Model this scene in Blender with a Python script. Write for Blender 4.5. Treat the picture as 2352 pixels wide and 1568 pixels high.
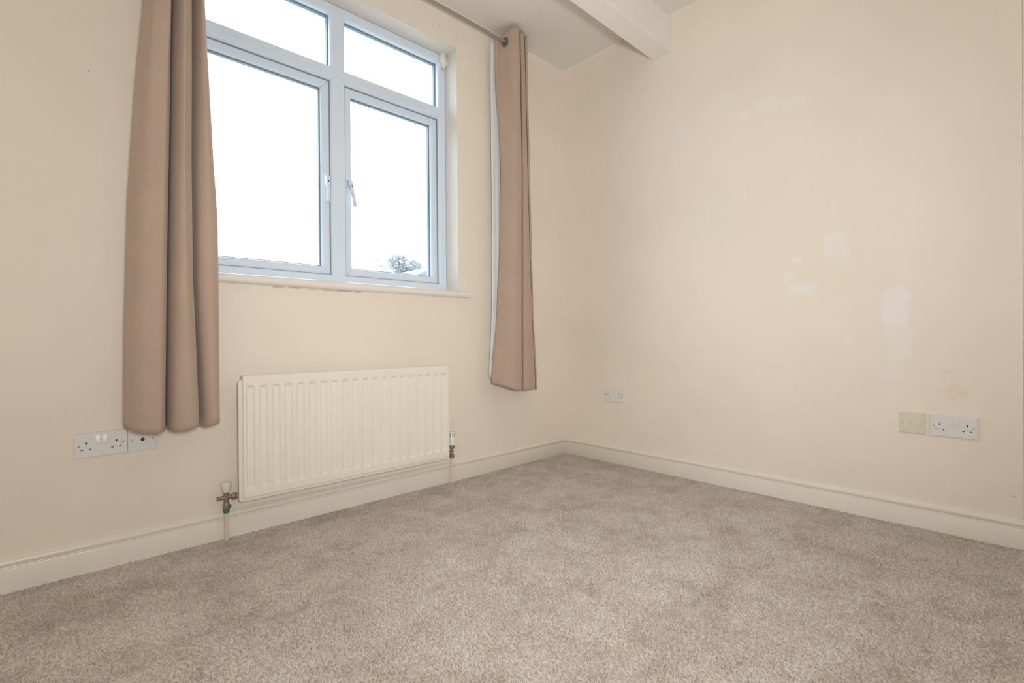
import bpy, bmesh, math, random
import numpy as np
from mathutils import Vector, Matrix, noise

random.seed(7)
for o in list(bpy.data.objects):
    bpy.data.objects.remove(o, do_unlink=True)
SC = bpy.context.scene
COL = SC.collection

# ------------------------------------------------------------------ camera
cam = bpy.data.cameras.new('camera')
cam.sensor_width = 36.0
cam.lens = 1130.19 / 2352.0 * 36.0
cam.clip_start = 0.02
cam.clip_end = 500
cam_o = bpy.data.objects.new('camera', cam)
COL.objects.link(cam_o)
cam_o.matrix_world = Matrix((
    (0.72789865, 0.00828478, -0.68563468, -2.66800),
    (-0.68564279, -0.00226504, -0.72793463, -2.28363),
    (-0.00758377, 0.99996312, 0.00403168, 0.79875),
    (0, 0, 0, 1)))
SC.camera = cam_o

# ------------------------------------------------------------------ world, lamps, exposure
SKY = 4.6
world = bpy.data.worlds.new('sky')
SC.world = world
world.use_nodes = True
bg = world.node_tree.nodes['Background']
bg.inputs['Color'].default_value = (0.93, 0.97, 1.0, 1)
bg.inputs['Strength'].default_value = SKY


def area(name, loc, target, sx, sy, power, color):
    l = bpy.data.lights.new(name, 'AREA')
    l.shape = 'RECTANGLE'
    l.size = sx
    l.size_y = sy
    l.energy = power
    l.color = color
    o = bpy.data.objects.new(name, l)
    COL.objects.link(o)
    o.location = loc
    d = Vector(target) - Vector(loc)
    o.rotation_euler = d.to_track_quat('-Z', 'Y').to_euler()
    return o


# the photographer's flash just behind the camera: a small bare head and a soft forward beam
area('camera_flash', (-2.6, -2.6, 0.95), (-1.3, 0.0, 2.1), 0.25, 0.25, 24, (0.98, 0.985, 0.97))
fl = bpy.data.lights.new('flash_beam', 'SPOT')
fl.spot_size = math.radians(95)
fl.spot_blend = 1.0
fl.energy = 88
fl.color = (0.98, 0.985, 0.97)
fl.shadow_soft_size = 0.12
fl_o = bpy.data.objects.new('flash_beam', fl)
COL.objects.link(fl_o)
fl_o.location = (-2.62, -2.5, 0.95)
fl_o.rotation_euler = (Vector((0, 0, 1.3)) - fl_o.location).to_track_quat('-Z', 'Y').to_euler()

vs = SC.view_settings
vs.view_transform = 'Standard'
vs.look = 'None'
vs.exposure = -0.06
vs.gamma = 1.0
vs.use_curve_mapping = False
SC.cycles.use_denoising = True
SC.cycles.max_bounces = 14
SC.cycles.diffuse_bounces = 8
SC.cycles.transparent_max_bounces = 16
SC.cycles.sample_clamp_indirect = 8.0

# ------------------------------------------------------------------ helpers


def mk(name, verts, faces, mats, parent=None, smooth=False, uvs=None, loc=None):
    me = bpy.data.meshes.new(name)
    me.from_pydata([tuple(v) for v in verts], [], [tuple(f) for f in faces])
    if uvs is not None:
        ul = me.uv_layers.new(name='UVMap')
        for lp in me.loops:
            ul.data[lp.index].uv = uvs[lp.vertex_index]
    if not isinstance(mats, (list, tuple)):
        mats = [mats]
    for m in mats:
        me.materials.append(m)
    me.update()
    bm = bmesh.new()
    bm.from_mesh(me)
    bmesh.ops.recalc_face_normals(bm, faces=bm.faces)
    bm.to_mesh(me)
    bm.free()
    o = bpy.data.objects.new(name, me)
    COL.objects.link(o)
    if parent:
        o.parent = parent
    if smooth:
        for p in me.polygons:
            p.use_smooth = True
    if loc is not None:
        o.location = loc
    return o


def bevel(o, w=0.002, seg=2, ang=35):
    m = o.modifiers.new('bevel', 'BEVEL')
    m.width = w
    m.segments = seg
    m.limit_method = 'ANGLE'
    m.angle_limit = math.radians(ang)
    return o


def smooth_by_angle(o, ang=40):
    me = o.data
    for p in me.polygons:
        p.use_smooth = True
    bm = bmesh.new()
    bm.from_mesh(me)
    for e in bm.edges:
        if len(e.link_faces) == 2 and e.calc_face_angle(0) > math.radians(ang):
            e.smooth = False
        elif len(e.link_faces) != 2:
            e.smooth = False
    bm.to_mesh(me)
    bm.free()
    return o


class MB:
    """collects shapes into one mesh"""

    def __init__(s):
        s.v = []
        s.f = []

    def add(s, v, f):
        n = len(s.v)
        s.v += [tuple(x) for x in v]
        s.f += [tuple(i + n for i in q) for q in f]
        return s

    def box(s, a, b):
        x0, y0, z0 = a
        x1, y1, z1 = b
        v = [(x0, y0, z0), (x1, y0, z0), (x1, y1, z0), (x0, y1, z0), (x0, y0, z1), (x1, y0, z1), (x1, y1, z1), (x0, y1, z1)]
        f = [(0, 3, 2, 1), (4, 5, 6, 7), (0, 1, 5, 4), (1, 2, 6, 5), (2, 3, 7, 6), (3, 0, 4, 7)]
        return s.add(v, f)

    def lathe(s, o, axis, prof, n=24, cap=True):
        """prof: list of (t along axis, radius)"""
        ax = Vector(axis).normalized()
        t = Vector((0, 0, 1)) if abs(ax.z) < .9 else Vector((1, 0, 0))
        u = ax.cross(t).normalized()
        w = ax.cross(u)
        v = []
        f = []
        for (d, r) in prof:
            for k in range(n):
                a = 2 * math.pi * k / n
                v.append(Vector(o) + ax * d + (u * math.cos(a) + w * math.sin(a)) * r)
        for i in range(len(prof) - 1):
            for k in range(n):
                f.append((i * n + k, i * n + (k + 1) % n, (i + 1) * n + (k + 1) % n, (i + 1) * n + k))
        if cap:
            f.append(tuple(range(n))[::-1])
            f.append(tuple((len(prof) - 1) * n + k for k in range(n)))
        return s.add(v, f)

    def torus(s, o, axis, R, r, n=36, m=10, flat=1.0):
        ax = Vector(axis).normalized()
        t = Vector((0, 0, 1)) if abs(ax.z) < .9 else Vector((1, 0, 0))
        u = ax.cross(t).normalized()
        w = ax.cross(u)
        v = []
        f = []
        for k in range(n):
            a = 2 * math.pi * k / n
            d = u * math.cos(a) + w * math.sin(a)
            for j in range(m):
                b = 2 * math.pi * j / m
                v.append(Vector(o) + d * (R + r * math.cos(b)) + ax * (r * flat * math.sin(b)))
        for k in range(n):
            for j in range(m):
                f.append((k * m + j, k * m + (j + 1) % m, ((k + 1) % n) * m + (j + 1) % m, ((k + 1) % n) * m + j))
        return s.add(v, f)

    def extrude(s, prof, a, b, shift_a=None, shift_b=None):
        """prof: closed list of 3-vectors offsets; swept from point a to point b; shift_* : offset functions per profile point"""
        n = len(prof)
        v = [Vector(a) + Vector(p) + (Vector(shift_a(p)) if shift_a else Vector()) for p in prof]
        v += [Vector(b) + Vector(p) + (Vector(shift_b(p)) if shift_b else Vector()) for p in prof]
        f = [(i, (i + 1) % n, n + (i + 1) % n, n + i) for i in range(n)]
        f.append(tuple(range(n))[::-1])
        f.append(tuple(range(n, 2 * n)))
        return s.add(v, f)

    def build(s, name, mat, parent=None, loc=None):
        return mk(name, s.v, s.f, mat, parent, loc=loc)


def tag(o, label=None, cat=None, group=None, kind=None):
    if label:
        o['label'] = label
    if cat:
        o['category'] = cat
    if group:
        o['group'] = group
    if kind:
        o['kind'] = kind
    return o


def empty(name, loc=(0, 0, 0)):
    o = bpy.data.objects.new(name, None)
    o.empty_display_size = 0.05
    COL.objects.link(o)
    o.location = loc
    return o


# ------------------------------------------------------------------ materials
class NT:
    def __init__(s, name):
        s.m = bpy.data.materials.new(name)
        s.m.use_nodes = True
        s.t = s.m.node_tree
        s.b = s.t.nodes['Principled BSDF']
        s.out = s.t.nodes['Material Output']

    def n(s, typ, **kw):
        nd = s.t.nodes.new(typ)
        for k, v in kw.items():
            setattr(nd, k, v)
        return nd

    def l(s, a, b):
        s.t.links.new(a, b)

    def math(s, op, a, b=None, c=None, clamp=False):
        nd = s.n('ShaderNodeMath', operation=op)
        nd.use_clamp = clamp
        for i, x in enumerate((a, b, c)):
            if x is None:
                continue
            if isinstance(x, (int, float)):
                nd.inputs[i].default_value = x
            else:
                s.l(x, nd.inputs[i])
        return nd.outputs[0]

    def noise(s, vec, scale, detail=3, rough=0.5, dist=0.0):
        nd = s.n('ShaderNodeTexNoise')
        nd.inputs['Scale'].default_value = scale
        nd.inputs['Detail'].default_value = detail
        nd.inputs['Roughness'].default_value = rough
        nd.inputs['Distortion'].default_value = dist
        if vec is not None:
            s.l(vec, nd.inputs['Vector'])
        return nd.outputs['Fac']

    def ramp(s, fac, stops):
        nd = s.n('ShaderNodeValToRGB')
        el = nd.color_ramp.elements
        while len(el) < len(stops):
            el.new(0.5)
        for e, (p, c) in zip(el, stops):
            e.position = p
            e.color = (*c, 1) if len(c) == 3 else c
        s.l(fac, nd.inputs[0])
        return nd.outputs[0]

    def mix(s, fac, a, b, blend='MIX'):
        nd = s.n('ShaderNodeMix', data_type='RGBA', blend_type=blend)
        for sock, x in ((nd.inputs[0], fac), (nd.inputs[6], a), (nd.inputs[7], b)):
            if isinstance(x, (int, float)):
                sock.default_value = x
            elif isinstance(x, tuple):
                sock.default_value = (*x, 1) if len(x) == 3 else x
            else:
                s.l(x, sock)
        return nd.outputs[2]

    def bump(s, h, strength=0.2, dist=0.002, normal=None):
        nd = s.n('ShaderNodeBump')
        nd.inputs['Strength'].default_value = strength
        nd.inputs['Distance'].default_value = dist
        s.l(h, nd.inputs['Height'])
        if normal is not None:
            s.l(normal, nd.inputs['Normal'])
        s.l(nd.outputs[0], s.b.inputs['Normal'])
        return nd.outputs[0]

    def coords(s, kind='Object'):
        tc = s.n('ShaderNodeTexCoord')
        return tc.outputs[kind]

    def xyz(s, vec):
        sp = s.n('ShaderNodeSeparateXYZ')
        s.l(vec, sp.inputs[0])
        return sp.outputs


def simple(name, col, rough=0.5, metal=0.0, spec=0.5, bump=None, var=0.0, vscale=8):
    t = NT(name)
    t.b.inputs['Roughness'].default_value = rough
    t.b.inputs['Metallic'].default_value = metal
    t.b.inputs['Specular IOR Level'].default_value = spec
    co = t.coords()
    if var > 0:
        nz = t.noise(co, vscale, 4, 0.6)
        lo = tuple(c * (1 - var) for c in col)
        hi = tuple(min(1, c * (1 + var)) for c in col)
        t.l(t.ramp(nz, [(0.3, lo), (0.7, hi)]), t.b.inputs['Base Color'])
    else:
        t.b.inputs['Base Color'].default_value = (*col, 1)
    if bump:
        t.bump(t.noise(co, bump[0], 3, 0.6), bump[1], bump[2])
    return t.m


WALLC = (0.82, 0.752, 0.668)


def wall_material(name, patches=(), stains=(), darks=(), axes=('Y', 'Z'), var=0.03):
    """painted plaster; patches/stains/darks: (u, v, half_u, half_v, strength) in wall metres"""
    t = NT(name)
    co = t.coords()
    X = t.xyz(co)
    u, v = X[axes[0]], X[axes[1]]
    t.b.inputs['Roughness'].default_value = 0.5
    t.b.inputs['Specular IOR Level'].default_value = 0.28
    big = t.noise(co, 1.7, 3, 0.5)
    c = t.ramp(big, [(0.3, tuple(k * (1 - var) for k in WALLC)), (0.7, tuple(min(1, k * (1 + var)) for k in WALLC))])
    if patches or stains or darks:
        d1 = t.math('MULTIPLY', t.math('SUBTRACT', t.noise(co, 14, 4, 0.65), 0.5), 0.09)
        d2 = t.math('MULTIPLY', t.math('SUBTRACT', t.noise(co, 22, 3, 0.6, 0.4), 0.5), 0.07)
        uu = t.math('ADD', u, d1)
        vv = t.math('ADD', v, d2)

    def mask(lst, soft, uu, vv, p=4):
        tot = None
        for (a, b, ha, hb, st) in lst:
            du = t.math('POWER', t.math('ABSOLUTE', t.math('DIVIDE', t.math('SUBTRACT', uu, a), ha)), p)
            dv = t.math('POWER', t.math('ABSOLUTE', t.math('DIVIDE', t.math('SUBTRACT', vv, b), hb)), p)
            r = t.math('ADD', du, dv)
            mr = t.n('ShaderNodeMapRange', interpolation_type='SMOOTHSTEP')
            t.l(r, mr.inputs[0])
            mr.inputs[1].default_value = 1 - soft
            mr.inputs[2].default_value = 1 + soft
            mr.inputs[3].default_value = st
            mr.inputs[4].default_value = 0.0
            tot = mr.outputs[0] if tot is None else t.math('MAXIMUM', tot, mr.outputs[0])
        return tot
    if patches:
        c = t.mix(mask(patches, 0.45, uu, vv), c, (0.82, 0.795, 0.77))
    if stains:
        blot = t.math('MULTIPLY', mask(stains, 0.9, uu, vv, 2), t.ramp(t.noise(co, 30, 4, 0.7), [(0.35, (0, 0, 0)), (0.65, (1, 1, 1))]))
        c = t.mix(blot, c, (0.66, 0.44, 0.24))
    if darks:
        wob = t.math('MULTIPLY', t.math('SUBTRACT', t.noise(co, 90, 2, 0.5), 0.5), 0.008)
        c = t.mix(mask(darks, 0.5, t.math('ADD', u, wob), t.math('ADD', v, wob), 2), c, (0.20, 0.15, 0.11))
    t.l(c, t.b.inputs['Base Color'])
    h = t.math('ADD', t.math('MULTIPLY', t.noise(co, 6, 2, 0.5), 1.0), t.math('MULTIPLY', t.noise(co, 160, 3, 0.6), 0.06))
    t.bump(h, 0.12, 0.004)
    return t.m


M = {}
# pale filler and touch-up patches on the right hand wall (y, z, half sizes, strength)
P = [(-.441, 1.963, .018, .020, .55), (-.877, 2.151, .012, .05, .35), (-.882, 1.986, .030, .035, .5), (-1.141, 2.093, .025, .04, .4),
     (-1.187, 1.991, .018, .018, .5), (-1.239, 1.964, .022, .025, .5), (-1.355, 1.991, .04, .024, .6), (-1.475, 1.951, .045, .03, .55),
     (-1.239, 1.544, .008, .04, .45), (-1.049, 1.513, .008, .05, .3), (-1.648, 1.394, .010, .025, .45), (-1.643, 1.233, .042, .055, .6),
     (-1.66, 1.17, .04, .035, .55), (-1.613, 1.15, .013, .025, .5), (-1.487, 1.177, .02, .022, .5), (-1.462, 1.105, .02, .022, .5),
     (-1.509, 1.034, .058, .026, .85), (-1.907, 1.097, .017, .05, .65), (-1.875, .925, .044, .085, .95), (-1.885, .80, .04, .10, .6), (-1.688, .856, .006, .018, .5),
     (-1.698, .79, .010, .018, .6), (-1.928, .757, .007, .012, .5), (-1.83, .613, .011, .017, .6), (-1.868, .545, .01, .03, .5), (-1.87, .67, .02, .06, .35)]
ST = [(-2.06, .575, .04, .045, .30), (-2.045, .64, .03, .03, .22), (-1.70, 1.10, .20, .10, .10)]
DK = [(-1.396, .652, .004, .0012, .6), (-1.418, .652, .004, .0012, .4), (-1.35, .645, .02, .001, .25), (-2.23, .188, .008, .0015, .35),
      (-1.648, 2.02, .002, .002, .5), (-.70, .545, .0015, .0015, .3)]
M['wall_right'] = wall_material('cream_paint_patched', P, ST, DK)
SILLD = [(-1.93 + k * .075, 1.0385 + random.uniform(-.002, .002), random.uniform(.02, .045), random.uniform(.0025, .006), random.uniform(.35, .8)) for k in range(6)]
M['wall_back'] = wall_material('cream_paint', [(-2.54, 1.742, .012, .018, .35), (-1.02, 2.58, .05, .02, .2)], [],
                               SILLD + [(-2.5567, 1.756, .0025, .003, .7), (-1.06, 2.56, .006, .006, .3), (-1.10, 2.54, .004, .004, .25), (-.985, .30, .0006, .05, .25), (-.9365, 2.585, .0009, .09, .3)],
                               ('X', 'Z'))
M['wall'] = wall_material('cream_paint_plain')


def ceiling_material():
    t = NT('ceiling_paint')
    co = t.coords()
    t.b.inputs['Roughness'].default_value = 0.7
    t.b.inputs['Specular IOR Level'].default_value = 0.2
    c = t.ramp(t.noise(co, 1.3, 3, 0.5), [(0.3, (.76, .735, .69)), (0.7, (.80, .775, .735))])
    vo = t.n('ShaderNodeTexVoronoi')
    vo.inputs['Scale'].default_value = 55
    t.l(co, vo.inputs['Vector'])
    X = t.xyz(co)
    reg = t.math('MULTIPLY', t.ramp(t.noise(co, 6, 3, 0.6), [(0.34, (0, 0, 0)), (0.5, (1, 1, 1))]),
                 t.ramp(t.math('ADD', X['Y'], 1.0), [(0.30, (0, 0, 0)), (0.45, (1, 1, 1))]))
    wn = t.n('ShaderNodeTexWhiteNoise')
    t.l(vo.outputs['Position'], wn.inputs['Vector'])
    dot = t.math('LESS_THAN', vo.outputs['Distance'], t.math('MULTIPLY', t.math('SUBTRACT', wn.outputs['Value'], 0.25), 0.17))
    fac = t.math('MULTIPLY', t.math('MULTIPLY', dot, reg), 0.5)
    c = t.mix(fac, c, (.36, .24, .17))
    t.l(c, t.b.inputs['Base Color'])
    t.bump(t.math('ADD', t.noise(co, 5, 2, 0.5), t.math('MULTIPLY', t.noise(co, 200, 3, 0.6), 0.08)), 0.12, 0.004)
    return t.m


M['ceiling'] = ceiling_material()
M['beam'] = simple('beam_paint', (.87, .85, .82), 0.55, spec=0.3, var=0.02, vscale=3, bump=(30, 0.08, 0.002))
M['gloss'] = simple('cream_gloss_paint', (.83, .79, .72), 0.24, spec=0.5, var=0.02, vscale=4, bump=(40, 0.05, 0.002))
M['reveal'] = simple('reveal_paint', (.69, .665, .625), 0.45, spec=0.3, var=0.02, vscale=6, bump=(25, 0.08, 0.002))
M['sill'] = simple('white_gloss_sill', (.80, .775, .735), 0.2, spec=0.5, var=0.02, vscale=5)
M['upvc'] = simple('sky_tinted_white_plastic', (.70, .80, .93), 0.28, spec=0.5, var=0.01, vscale=9)  # white plastic; blue cast of window flare and sky scatter painted into it
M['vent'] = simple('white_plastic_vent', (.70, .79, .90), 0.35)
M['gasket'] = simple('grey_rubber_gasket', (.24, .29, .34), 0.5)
M['spacer'] = simple('backlit_tone_spacer', (.21, .29, .37), 0.4, metal=0.0)  # backlit blue-grey shade of the inner frame edges, put into the bar colour
M['radiator'] = simple('cream_enamel', (.84, .80, .72), 0.22, spec=0.5, var=0.015, vscale=5)
M['pipe'] = simple('cream_painted_pipe', (.72, .65, .53), 0.3, var=0.06, vscale=40)
M['brass'] = simple('dull_nickel', (.33, .28, .225), 0.42, metal=0.75, var=0.12, vscale=90)
M['verdigris'] = simple('green_corrosion', (.05, .19, .17), 0.8, var=0.5, vscale=300, bump=(400, 0.6, 0.002))
M['cap'] = simple('cream_plastic_cap', (.80, .75, .64), 0.35, var=0.03, vscale=60)
M['trv'] = simple('white_plastic_valve_head', (.80, .80, .78), 0.35)
M['trv_grey'] = simple('grey_plastic_collar', (.20, .19, .20), 0.45)
M['trv_slot'] = simple('pale_grey_window', (.42, .42, .42), 0.4)
M['socket'] = simple('white_plastic_plate', (.745, .735, .735), 0.35, var=0.01)
M['rocker'] = simple('ivory_rocker', (.75, .70, .61), 0.3)
M['hole'] = simple('dark_hole', (.018, .014, .012), 0.8)
M['shutter'] = simple('grey_shutter', (.11, .10, .085), 0.6)
M['screw'] = simple('steel_screw', (.62, .60, .57), 0.3, metal=0.85)
M['ivory'] = simple('ivory_plate', (.70, .68, .56), 0.35)
M['slot_white'] = simple('white_jack', (.80, .80, .82), 0.4)
M['rod'] = simple('satin_nickel_rod', (.40, .36, .315), 0.42, metal=0.55, var=0.05, vscale=30)
M['eyelet'] = simple('antique_nickel_ring', (.34, .31, .27), 0.28, metal=0.9)
M['eyelet_in'] = simple('dark_ring_collar', (.05, .045, .04), 0.35, metal=0.6)
M['filler'] = simple('white_filler', (.78, .74, .71), 0.7, var=0.06, vscale=60, bump=(70, 0.5, 0.004))
M['rust'] = simple('rust_drip', (.62, .40, .22), 0.7)
M['key'] = simple('grey_key_lock', (.12, .13, .15), 0.3, metal=0.7)
M['mark'] = simple('caulk', (.78, .73, .63), 0.5)


def glass_material():
    t = NT('clear_glass')
    t.t.nodes.remove(t.b)
    tr = t.n('ShaderNodeBsdfTransparent')
    tr.inputs[0].default_value = (.965, .985, .99, 1)
    gl = t.n('ShaderNodeBsdfGlossy')
    gl.inputs['Roughness'].default_value = 0.02
    fr = t.n('ShaderNodeLayerWeight')
    fr.inputs['Blend'].default_value = 0.12
    mx = t.n('ShaderNodeMixShader')
    t.l(t.math('MULTIPLY', fr.outputs['Fresnel'], 0.6), mx.inputs[0])
    t.l(tr.outputs[0], mx.inputs[1])
    t.l(gl.outputs[0], mx.inputs[2])
    t.l(mx.outputs[0], t.out.inputs[0])
    return t.m


M['glass'] = glass_material()


def fabric_material(name, col, period=0.0052):
    t = NT(name)
    uv = t.coords('UV')
    X = t.xyz(uv)
    k = 2 * math.pi / period
    row = t.math('FLOOR', t.math('DIVIDE', X['Y'], period * .5))
    off = t.math('MULTIPLY', t.math('MODULO', row, 2.0), math.pi)
    su = t.math('SINE', t.math('ADD', t.math('MULTIPLY', X['X'], k), off))
    sv = t.math('SINE', t.math('MULTIPLY', X['Y'], k * 2))
    w = t.math('MULTIPLY_ADD', su, 0.32, t.math('MULTIPLY_ADD', sv, 0.12, 0.5))
    co = t.coords()
    grain = t.noise(co, 260, 2, 0.6)
    mot = t.noise(co, 7, 3, 0.6)
    w2 = t.math('ADD', t.math('MULTIPLY', w, 0.75), t.math('MULTIPLY', grain, 0.25))
    dark = tuple(c * .72 for c in col)
    lite = tuple(min(1, c * 1.22) for c in col)
    c = t.ramp(w2, [(0.15, dark), (0.85, lite)])
    c = t.mix(0.35, c, t.ramp(mot, [(0.3, tuple(c * .9 for c in col)), (0.7, tuple(c * 1.1 for c in col))]))
    hem = t.math('COMPARE', X['Y'], 0.551, 0.0011)
    c = t.mix(t.math('MULTIPLY', hem, 0.14), c, tuple(k * .5 for k in col))
    t.l(c, t.b.inputs['Base Color'])
    t.b.inputs['Roughness'].default_value = 0.9
    t.b.inputs['Specular IOR Level'].default_value = 0.12
    t.b.inputs['Sheen Weight'].default_value = 0.25
    t.b.inputs['Sheen Roughness'].default_value = 0.5
    t.bump(w, 0.35, 0.0012)
    return t.m


M['curtain'] = fabric_material('woven_mocha_fabric', (.49, .372, .300))
M['lining'] = simple('white_lining_cloth', (.70, .725, .76), 0.8, spec=0.1, var=0.03, vscale=12, bump=(300, 0.1, 0.001))


def carpet_material():
    t = NT('carpet_pile')
    co = t.coords()
    fine = t.noise(co, 300, 2, 0.65)
    mid = t.noise(co, 120, 2, 0.6)
    ti = t.n('ShaderNodeObjectInfo')
    big = t.noise(co, 4.6, 5, 0.66, 0.35)
    med = t.noise(co, 16, 4, 0.65, 0.3)
    g = t.math('ADD', t.math('MULTIPLY', fine, 0.7), t.math('MULTIPLY', mid, 0.3))
    c = t.ramp(g, [(0.30, (.52, .43, .36)), (0.5, (.76, .68, .605)), (0.70, (.92, .88, .83))])
    lay = t.math('ADD', t.math('MULTIPLY', big, 0.62), t.math('MULTIPLY', med, 0.38))
    c = t.mix(1.0, c, t.ramp(lay, [(0.36, (.76, .735, .71)), (0.48, (.93, .92, .91)), (0.60, (1.05, 1.06, 1.07))]), 'MULTIPLY')
    t.l(c, t.b.inputs['Base Color'])
    t.b.inputs['Roughness'].default_value = 0.95
    t.b.inputs['Specular IOR Level'].default_value = 0.05
    t.b.inputs['Sheen Weight'].default_value = 0.15
    t.bump(g, 0.8, 0.004)
    return t.m


M['carpet'] = carpet_material()
M['underlay'] = simple('floorboards', (.35, .25, .16), 0.7, var=0.2)
M['white_outer'] = simple('outside_render', (.7, .68, .64), 0.8)
M['ground'] = simple('outside_paving', (.42, .42, .40), 0.9, var=0.15, vscale=0.5)

# ------------------------------------------------------------------ room shell
XL, YF, H = -3.45, -3.55, 2.69
WX0, WX1, WZ0, WZ1 = -2.253, -0.937, 1.05, 2.482     # window opening
DEP = 0.30
# window wall with its opening
mb = MB()
mb.box((XL - .2, 0, -.15), (WX0, DEP, H + .2)).box((WX1, 0, -.15), (.2, DEP, H + .2))
mb.box((WX0, 0, -.15), (WX1, DEP, WZ0)).box((WX0, 0, WZ1), (WX1, DEP, H + .2))
o = mb.build('wall_back', M['wall_back'])
bm = bmesh.new()
bm.from_mesh(o.data)
bmesh.ops.remove_doubles(bm, verts=bm.verts, dist=1e-5)
# drop the doubled inner faces between the four blocks
seen = {}
for f in list(bm.faces):
    key = tuple(sorted(v.index for v in f.verts))
    seen.setdefault(key, []).append(f)
bmesh.ops.delete(bm, geom=[f for v in seen.values() if len(v) > 1 for f in v], context='FACES_ONLY')
bm.to_mesh(o.data)
bm.free()
tag(o, 'cream painted wall with the window and radiator', kind='structure')
o = MB().box((0, YF - .2, -.15), (.2, 0, H + .2)).build('wall_right', M['wall_right'])
tag(o, 'cream painted wall with pale filler patches, right of the corner', kind='structure')
o = MB().box((XL - .2, YF - .2, -.15), (XL, 0, H + .2)).build('wall_left', M['wall'])
tag(o, 'cream painted wall left of the camera', kind='structure')
o = MB().box((XL, YF - .2, -.15), (0, YF, H + .2)).build('wall_front', M['wall'])
tag(o, 'cream painted wall behind the camera', kind='structure')
o = MB().box((XL, YF, H), (0, 0, H + .2)).build('ceiling', M['ceiling'])
tag(o, 'off-white painted ceiling with small brown mould specks', kind='structure')
o = MB().box((XL, YF, -.15), (0, 0, -.009)).build('floor', M['underlay'])
tag(o, 'floor under the fitted carpet', kind='structure')
# boxed beam
o = MB().box((XL, -.828, 2.478), (0, -.706, H)).build('trim_1', M['beam'])
bevel(o, .003, 2)
tag(o, 'off-white boxed ceiling beam running parallel to the window wall', kind='structure')

# slim caulk bead where walls meet the ceiling
mb = MB()
for a, b, pr in (((XL, 0, H), (0, 0, H), [(0, 0, 0), (0, -.005, 0), (0, -.003, -.0015), (0, -.0015, -.003), (0, 0, -.005)]),
                 ((0, -.706, H), (0, 0, H), [(0, 0, 0), (-.005, 0, 0), (-.003, 0, -.0015), (-.0015, 0, -.003), (0, 0, -.005)]),
                 ((0, YF, H), (0, -.828, H), [(0, 0, 0), (-.008, 0, 0), (-.005, 0, -.002), (-.002, 0, -.005), (0, 0, -.008)])):
    mb.extrude(pr, a, b)
o = mb.build('trim_2', M['ceiling'])
tag(o, 'thin painted caulk line between walls and ceiling', kind='structure')

# ------------------------------------------------------------------ skirting boards
SKP = [(0, -.012), (.0185, -.012), (.0185, .0715), (.0178, .0730), (.0105, .0745), (.0095, .0775)]
for k in range(9):                       # rounded bead above the groove
    a = math.radians(-80 + k * 155 / 8)
    SKP.append((.0075 + .0115 * math.cos(a), .0893 + .0118 * math.sin(a)))
SKP += [(.0085, .1020), (.0070, .1055), (.0040, .1066), (0, .1066)]
mb = MB()
mb.extrude([(0, -d, z) for d, z in SKP], (XL, 0, 0), (0, 0, 0), None, lambda p: (p[1] + .0004, 0, 0))
o = smooth_by_angle(mb.build('baseboard_back', M['gloss']), 50)
tag(o, 'cream gloss skirting board with rounded bead under the window wall', kind='structure')
mb = MB()
YEND = -2.2555
mb.extrude([(-d, 0, z) for d, z in SKP], (0, YEND, 0), (0, 0, 0), None, lambda p: (0, p[0] - .0004, 0))
o = smooth_by_angle(mb.build('baseboard_right', M['gloss']), 50)
tag(o, 'cream gloss skirting board with rounded bead along the right wall', kind='structure')
mb = MB()
mb.extrude([(d, 0, z) for d, z in SKP], (XL, YF, 0), (XL, 0, 0))
o = smooth_by_angle(mb.build('baseboard_left', M['gloss']), 50)
tag(o, 'cream gloss skirting board along the left wall', kind='structure')
# door casing that ends the right wall at the very edge of the picture
mb = MB()
mb.box((-.020, -2.325, -.01), (-.0005, -2.2565, 2.06))
mb.box((-.028, -2.325, -.01), (-.020, -2.300, 2.06))
mb.box((-.026, -2.268, -.01), (-.0205, -2.2590, 2.06))
mb.box((-.020, -3.15, 2.06), (-.0005, -2.2565, 2.125))
mb.box((-.020, -3.15, -.01), (-.0005, -3.085, 2.06))
o = bevel(mb.build('door_1', M['gloss']), .002, 2)
tag(o, 'pale door casing at the right edge of the right wall', kind='structure')

# ------------------------------------------------------------------ carpet (pile nobody could count)
rng = np.random.default_rng(3)


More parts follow.
